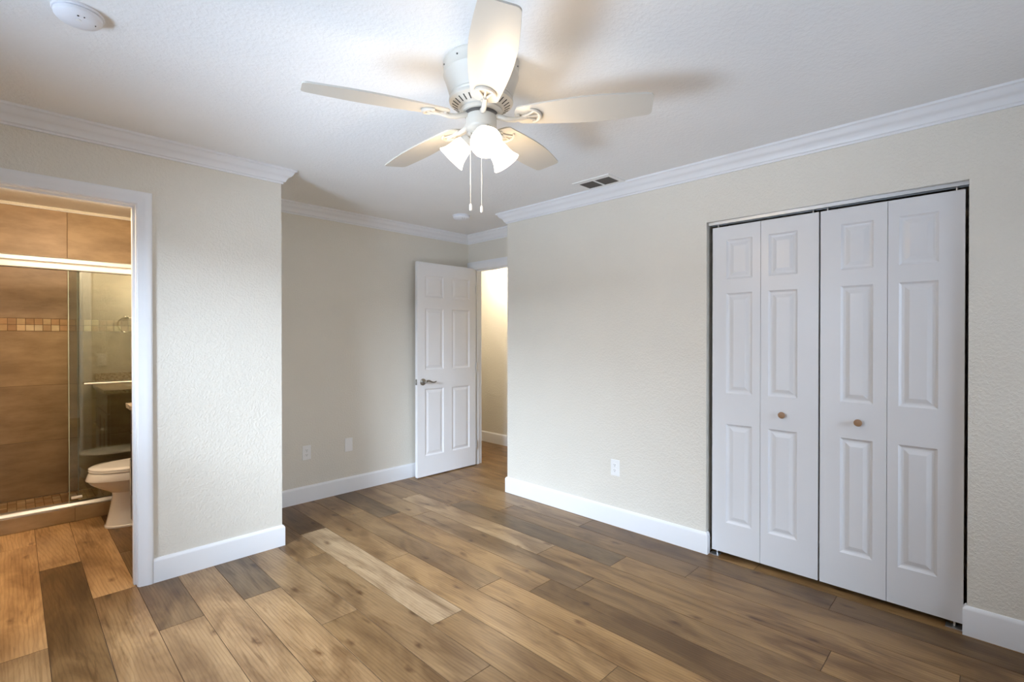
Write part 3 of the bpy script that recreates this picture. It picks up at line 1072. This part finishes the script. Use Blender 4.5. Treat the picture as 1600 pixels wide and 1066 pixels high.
# shower floor: small mosaic
tr = []
k = 0
y = 4.952
while y < 5.585:
    x = BX0 + .012
    while x < BX1 - .02:
        c = random.choice([(.44, .28, .14), (.36, .21, .10), (.52, .38, .22), (.58, .46, .30), (.40, .26, .13)])
        tr.append((x, y, min(x + .0508, BX1 - .012), min(y + .0508, 5.587), tvar(.1, c), sd()))
        x += .0508
    y += .0508
sf = tiled('floor_shower', tr, lambda u, v, d: (u, v, .050 + d), .004, .002, M_TILE, M_GROUT)
tag(sf, 'brown mosaic tile floor of the shower', 'shower floor', kind='structure')
# curb
cb = empty('shower_curb', (0, 4.83, 0), label='tan tiled curb across the front of the shower', cat='shower curb')
bm = NB(); box(bm, BX0 + .001, .012, 0.001, BX1 - .001, .118, .103)
obj('curb_core', bm, M_GROUT, cb)
tr = [(u0, 0.001, u1, .104, tvar(.04), sd()) for u0, u1 in ((BX0 + .001, -.135), (-.135, .32), (.32, .775), (.775, BX1 - .001))]
o = tiled('front_tile', tr, lambda u, v, d: (u, .002 - d, v), .003, .003, M_TILE, M_GROUT, cb)
o = tiled('top_tile', [(a, .003, c, .118, t_, s_) for (a, b, c, d, t_, s_) in tr], lambda u, v, d: (u, v, .104 + d), .003, .003, M_TILE, M_GROUT, cb)

# ------------------------------------------------------------------ shower enclosure
se = empty('shower_enclosure', (0, 4.87, .104), label='framed sliding glass shower enclosure on the tiled curb', cat='shower door')
zb = -.104
x0, x1 = BX0 + .002, BX1 - .013
prof = [(-.036, 0.0005), (-.036, .010), (-.030, .013), (-.020, .030), (-.014, .034), (.030, .034), (.036, .028), (.036, .0005)]
bm = NB()
M = Matrix(((0, 0, 1, 0), (1, 0, 0, 0), (0, 1, 0, 0), (0, 0, 0, 1)))
prism(bm, prof, x0, x1, M); obj('bottom_track', bm, M_ALU, se)
prof = [(-.034, 1.847 + zb), (-.036, 1.852 + zb), (-.036, 1.885 + zb), (-.030, 1.893 + zb), (-.036, 1.900 + zb), (-.032, 1.926 + zb), (-.022, 1.934 + zb), (.028, 1.934 + zb), (.034, 1.926 + zb), (.034, 1.847 + zb)]
bm = NB(); prism(bm, prof, x0, x1, M); hd_ = obj('header_rail', bm, plain('satin_aluminium', (0.50, 0.50, 0.50), 0.42, metal=0.75), se)
for xx in (x0, x1 - .028):
    bm = NB(); box(bm, xx, -.026, .034, xx + .028, .026, 1.846 + zb, .002); obj('side_jamb', bm, M_ALU, se)
# outer panel
bm = NB(); box(bm, .293, -.020, .036, x1 - .032, -.014, 1.846 + zb, .0008); p1 = obj('glass_panel', bm, M_GLASS, se)
bm = NB(); box(bm, .288, -.0202, .036, .2922, -.0138, 1.846 + zb); obj('glass_edge', bm, M_EDGE, p1)
bm = NB(); box(bm, .345, .010, .036, x1 - .045, .016, 1.846 + zb, .0008); p2 = obj('glass_panel', bm, M_GLASS, se)
bm = NB(); box(bm, .3405, .0098, .036, .3443, .0162, 1.846 + zb); obj('glass_edge', bm, M_EDGE, p2)
bm = NB()
tube(bm, [(.372, -.060, 1.012 + zb), (.95, -.060, 1.012 + zb)], .0085, 16)
for xx in (.385, .93):
    tube(bm, [(xx, -.021, 1.012 + zb), (xx, -.060, 1.012 + zb)], .007, 12)
obj('towel_bar', bm, M_CHROME, p1, smooth=True)
bm = NB(); box(bm, .300, -.034, .062, .362, -.0205, .080, .003); obj('door_guide', bm, M_PLASTIC, p1)

# ------------------------------------------------------------------ toilet
TX, TY = .90, 4.53
to = empty('toilet', (TX, TY, 0), label='white porcelain toilet with closed lid beside the dark vanity', cat='toilet')


def egg(xf, xb, hw, n=40, p=2.2):
    """outline with an elongated front (toward -x)"""
    out = []
    xm = xf + (xb - xf) * .52
    for i in range(n):
        a = 2 * math.pi * i / n
        c, s = math.cos(a), math.sin(a)
        e = 2 / p
        cx = math.copysign(abs(c) ** e, c); sy = math.copysign(abs(s) ** e, s)
        out.append(((xb - xm) * cx + xm if cx > 0 else (xm - xf) * cx + xm, hw * sy))
    return out


def loft(bm, secs):
    rings = [[bm.verts.new((x - TX, y, z)) for x, y in egg(xf, xb, hw, p=p)] for z, xf, xb, hw, p in secs]
    n = len(rings[0])
    for a, b in zip(rings, rings[1:]):
        for i in range(n):
            j = (i + 1) % n
            bm.faces.new((a[i], a[j], b[j], b[i]))
    bm.faces.new(rings[0]); bm.faces.new(rings[-1])
    return bm


bm = loft(NB(), [(.001, .455, 1.04, .118, 2.6), (.012, .455, 1.04, .118, 2.6), (.018, .462, 1.04, .112, 2.6), (.10, .480, 1.04, .102, 2.5), (.22, .502, 1.04, .098, 2.4),
                 (.245, .497, 1.04, .102, 2.3), (.262, .470, 1.04, .118, 2.2), (.290, .420, 1.03, .142, 2.1), (.320, .380, 1.02, .165, 2.1), (.345, .362, .98, .178, 2.1),
                 (.350, .354, .96, .183, 2.1), (.356, .354, .95, .184, 2.1), (.398, .368, .93, .182, 2.1), (.405, .374, .925, .178, 2.1)])
obj('bowl', bm, M_PORC, to, smooth=True)
bm = loft(NB(), [(.407, .377, .90, .176, 2.1), (.408, .370, .905, .182, 2.1), (.416, .368, .905, .184, 2.1), (.421, .372, .905, .181, 2.1)])
obj('seat', bm, M_PORC, to, smooth=True)
bm = loft(NB(), [(.4225, .374, .905, .180, 2.1), (.4235, .369, .907, .184, 2.1), (.432, .369, .907, .184, 2.1), (.438, .380, .904, .176, 2.1), (.441, .43, .88, .14, 2.1)])
obj('lid', bm, M_PORC, to, smooth=True)
bm = NB(); box(bm, .905 - TX, -.215, .385, 1.095 - TX, .215, .745, .02, 3); obj('tank', bm, M_PORC, to, smooth=True)
bm = NB(); box(bm, .895 - TX, -.222, .746, 1.100 - TX, .222, .780, .008, 2); obj('tank_lid', bm, M_PORC, to, smooth=True)
bm = NB(); tube(bm, [(.903 - TX, .15, .69), (.890 - TX, .15, .69), (.886 - TX, .10, .684)], .006, 10); obj('flush_lever', bm, M_CHROME, to, smooth=True)

# ------------------------------------------------------------------ vanity
vx, vy0, vy1 = .572, YLB + .003, 4.272
va = empty('vanity', (.85, 3.88, 0), label='dark espresso bathroom vanity with granite top, mostly hidden by the door frame', cat='vanity')


def vb(bm, x0, y0, z0, x1, y1, z1, bev=0.0):
    return box(bm, x0 - .85, y0 - 3.88, z0, x1 - .85, y1 - 3.88, z1, bev)


bm = NB(); vb(bm, vx + .02, vy0, .09, BX1 - .003, vy1, .868); vb(bm, vx + .08, vy0, .001, BX1 - .003, vy1, .09); obj('cabinet', bm, M_ESP, va)
for (a, b) in ((3.958, 4.268), (3.690, 3.953)):
    bm = NB()
    vb(bm, vx, a, .100, vx + .018, a + .055, .690, .001); vb(bm, vx, b - .055, .100, vx + .018, b, .690, .001)
    vb(bm, vx, a + .055, .100, vx + .018, b - .055, .155, .001); vb(bm, vx, a + .055, .635, vx + .018, b - .055, .690, .001)
    vb(bm, vx + .008, a + .055, .155, vx + .016, b - .055, .635)
    dr = obj('cabinet_door', bm, M_ESP, va)
    py = 4.02 if a > 3.9 else 3.92
    bm = NB(); tube(bm, [(vx - .032 - .85, py - 3.88, .325), (vx - .032 - .85, py - 3.88, .560)], .006, 12)
    for zz in (.360, .525): tube(bm, [(vx - .85, py - 3.88, zz), (vx - .032 - .85, py - 3.88, zz)], .005, 10)
    obj('pull', bm, M_CHROME, dr, smooth=True)
for (a, b, c, d) in ((3.958, 4.268, .700, .860), (3.690, 3.953, .700, .860), (3.44, 3.685, .700, .860), (3.44, 3.685, .400, .690), (3.44, 3.685, .100, .390)):
    bm = NB(); vb(bm, vx, a, c, vx + .018, b, d, .002); dr = obj('drawer_front', bm, M_ESP, va)
    ym = (a + b) / 2 - 3.88; zz = (c + d) / 2
    if b < 3.7:
        bm = NB(); tube(bm, [(vx - .03 - .85, ym - .06, zz), (vx - .03 - .85, ym + .06, zz)], .006, 12)
        for s in (-.04, .04): tube(bm, [(vx - .85, ym + s, zz), (vx - .03 - .85, ym + s, zz)], .005, 10)
        obj('pull', bm, M_CHROME, dr, smooth=True)
bm = NB(); vb(bm, vx - .024, vy0, .870, BX1 - .002, vy1 + .012, .903, .003); obj('countertop', bm, M_GRANITE, va)
bm = NB(); vb(bm, vx - .005, vy0, .9035, BX1 - .024, vy0 + .02, 1.005, .002); vb(bm, BX1 - .022, vy0, .9035, BX1 - .002, vy1 + .012, 1.005, .002); obj('backsplash', bm, M_GRANITE, va)
bm = NB()
out = [(.06 + .165 * math.cos(2 * math.pi * i / 32), .215 * math.sin(2 * math.pi * i / 32)) for i in range(32)]
prism(bm, out, .9032, .9065); obj('sink_rim', bm, M_PORC, va)
bm = NB(); tube(bm, [(.20, 0, .906), (.20, 0, 1.03), (.185, 0, 1.05), (.10, 0, 1.045), (.09, 0, 1.03)], .011, 14); obj('faucet', bm, M_CHROME, va, smooth=True)

# towel ring on the wall beside the doorway
t = empty('towel_ring', (.812, YLB, 1.56), label='round metal towel ring, seen reflected in shower glass', cat='towel ring')
bm = NB(); lathe(bm, [(.024, .0005), (.024, .006), (.014, .012), (.010, .045)], 24, Matrix.Rotation(R(-90), 4, 'X')); obj('post', bm, M_CHROME, t, smooth=True)
bm = NB(); ring = [(.075 * math.cos(2 * math.pi * i / 36), .045, -.075 + .075 * math.sin(2 * math.pi * i / 36)) for i in range(37)]
tube(bm, ring, .005, 10, cap=False); obj('ring', bm, M_CHROME, t, smooth=True)

# vanity wall light (above the mirror on the right-hand bathroom wall, behind the door frame)
t = empty('vanity_light', (BX1 - .001, 3.88, 2.0), label='warm vanity light bar on the hidden side wall of the bathroom', cat='wall light')
bm = NB(); box(bm, -.025, -.28, -.04, 0, .28, .04, .005); obj('back_plate', bm, M_CHROME, t)
for s in (-.2, 0, .2):
    M = Matrix.Translation((-.09, s, 0))
    bm = NB(); tube(bm, [(-.024, s, 0), (-.09, s, 0), (-.09, s, -.015)], .008, 10); obj('arm', bm, M_CHROME, t, smooth=True)
    bm = NB(); lathe(bm, [(.022, -.01), (.035, -.025), (.045, -.07), (.055, -.12), (.05, -.12), (.04, -.07), (.02, -.02)], 28, M); obj('glass_shade', bm, M_VGLOW, t, smooth=True)
for s_ in (-.2, 0, .2):
    ld = bpy.data.lights.new('vanity_bulb_light', 'POINT'); ld.energy = PWR['vanity'] / 3; ld.color = (1.0, .73, .47); ld.shadow_soft_size = .04
    lo = bpy.data.objects.new('vanity_bulb_light', ld); COL.objects.link(lo); lo.parent = t; lo.location = (-.11, s_, -.165)

# bathroom mirror behind the vanity
t = tag(obj('vanity_mirror', box(NB(), BX1 - .006, 3.52, 1.08, BX1 - .001, 4.25, 1.85, .001), plain('mirror', (.9, .9, .9), .02, metal=1.0)), 'frameless mirror above the vanity, hidden by the door frame', 'mirror')

# bathroom ceiling light
t = empty('bathroom_ceiling_light', (.25, 3.68, H), label='flush dome light on the bathroom ceiling, out of view', cat='ceiling light')
bm = NB(); lathe(bm, [(.14, -.0005), (.14, -.02), (.13, -.025)], 40); obj('base', bm, M_CHROME, t, smooth=True)
bm = NB(); lathe(bm, [(.125, -.0255), (.12, -.05), (.09, -.075), (.04, -.088), (.001, -.09)], 40); obj('dome', bm, emit('dome_glow', (1.0, .78, .52), PWR['bath'] * .3), t, smooth=True)
ld = bpy.data.lights.new('dome_light', 'POINT'); ld.energy = PWR['bath']; ld.color = (1.0, .74, .48); ld.shadow_soft_size = .1
lo = bpy.data.objects.new('dome_light', ld); COL.objects.link(lo); lo.parent = t; lo.location = (0, 0, -.2)

# hall ceiling light
t = empty('hall_ceiling_light', (4.00, 4.28, H), label='flush dome light on the hallway ceiling, out of view', cat='ceiling light')
bm = NB(); lathe(bm, [(.14, -.0005), (.14, -.02), (.13, -.025)], 40); obj('base', bm, M_CHROME, t, smooth=True)
bm = NB(); lathe(bm, [(.125, -.0255), (.12, -.05), (.09, -.075), (.04, -.088), (.001, -.09)], 40); obj('dome', bm, emit('hall_glow', (1.0, .86, .66), PWR['hall'] * .3), t, smooth=True)
ld = bpy.data.lights.new('dome_light', 'POINT'); ld.energy = PWR['hall']; ld.color = (1.0, .86, .69); ld.shadow_soft_size = .1
lo = bpy.data.objects.new('dome_light', ld); COL.objects.link(lo); lo.parent = t; lo.location = (0, 0, -.2)
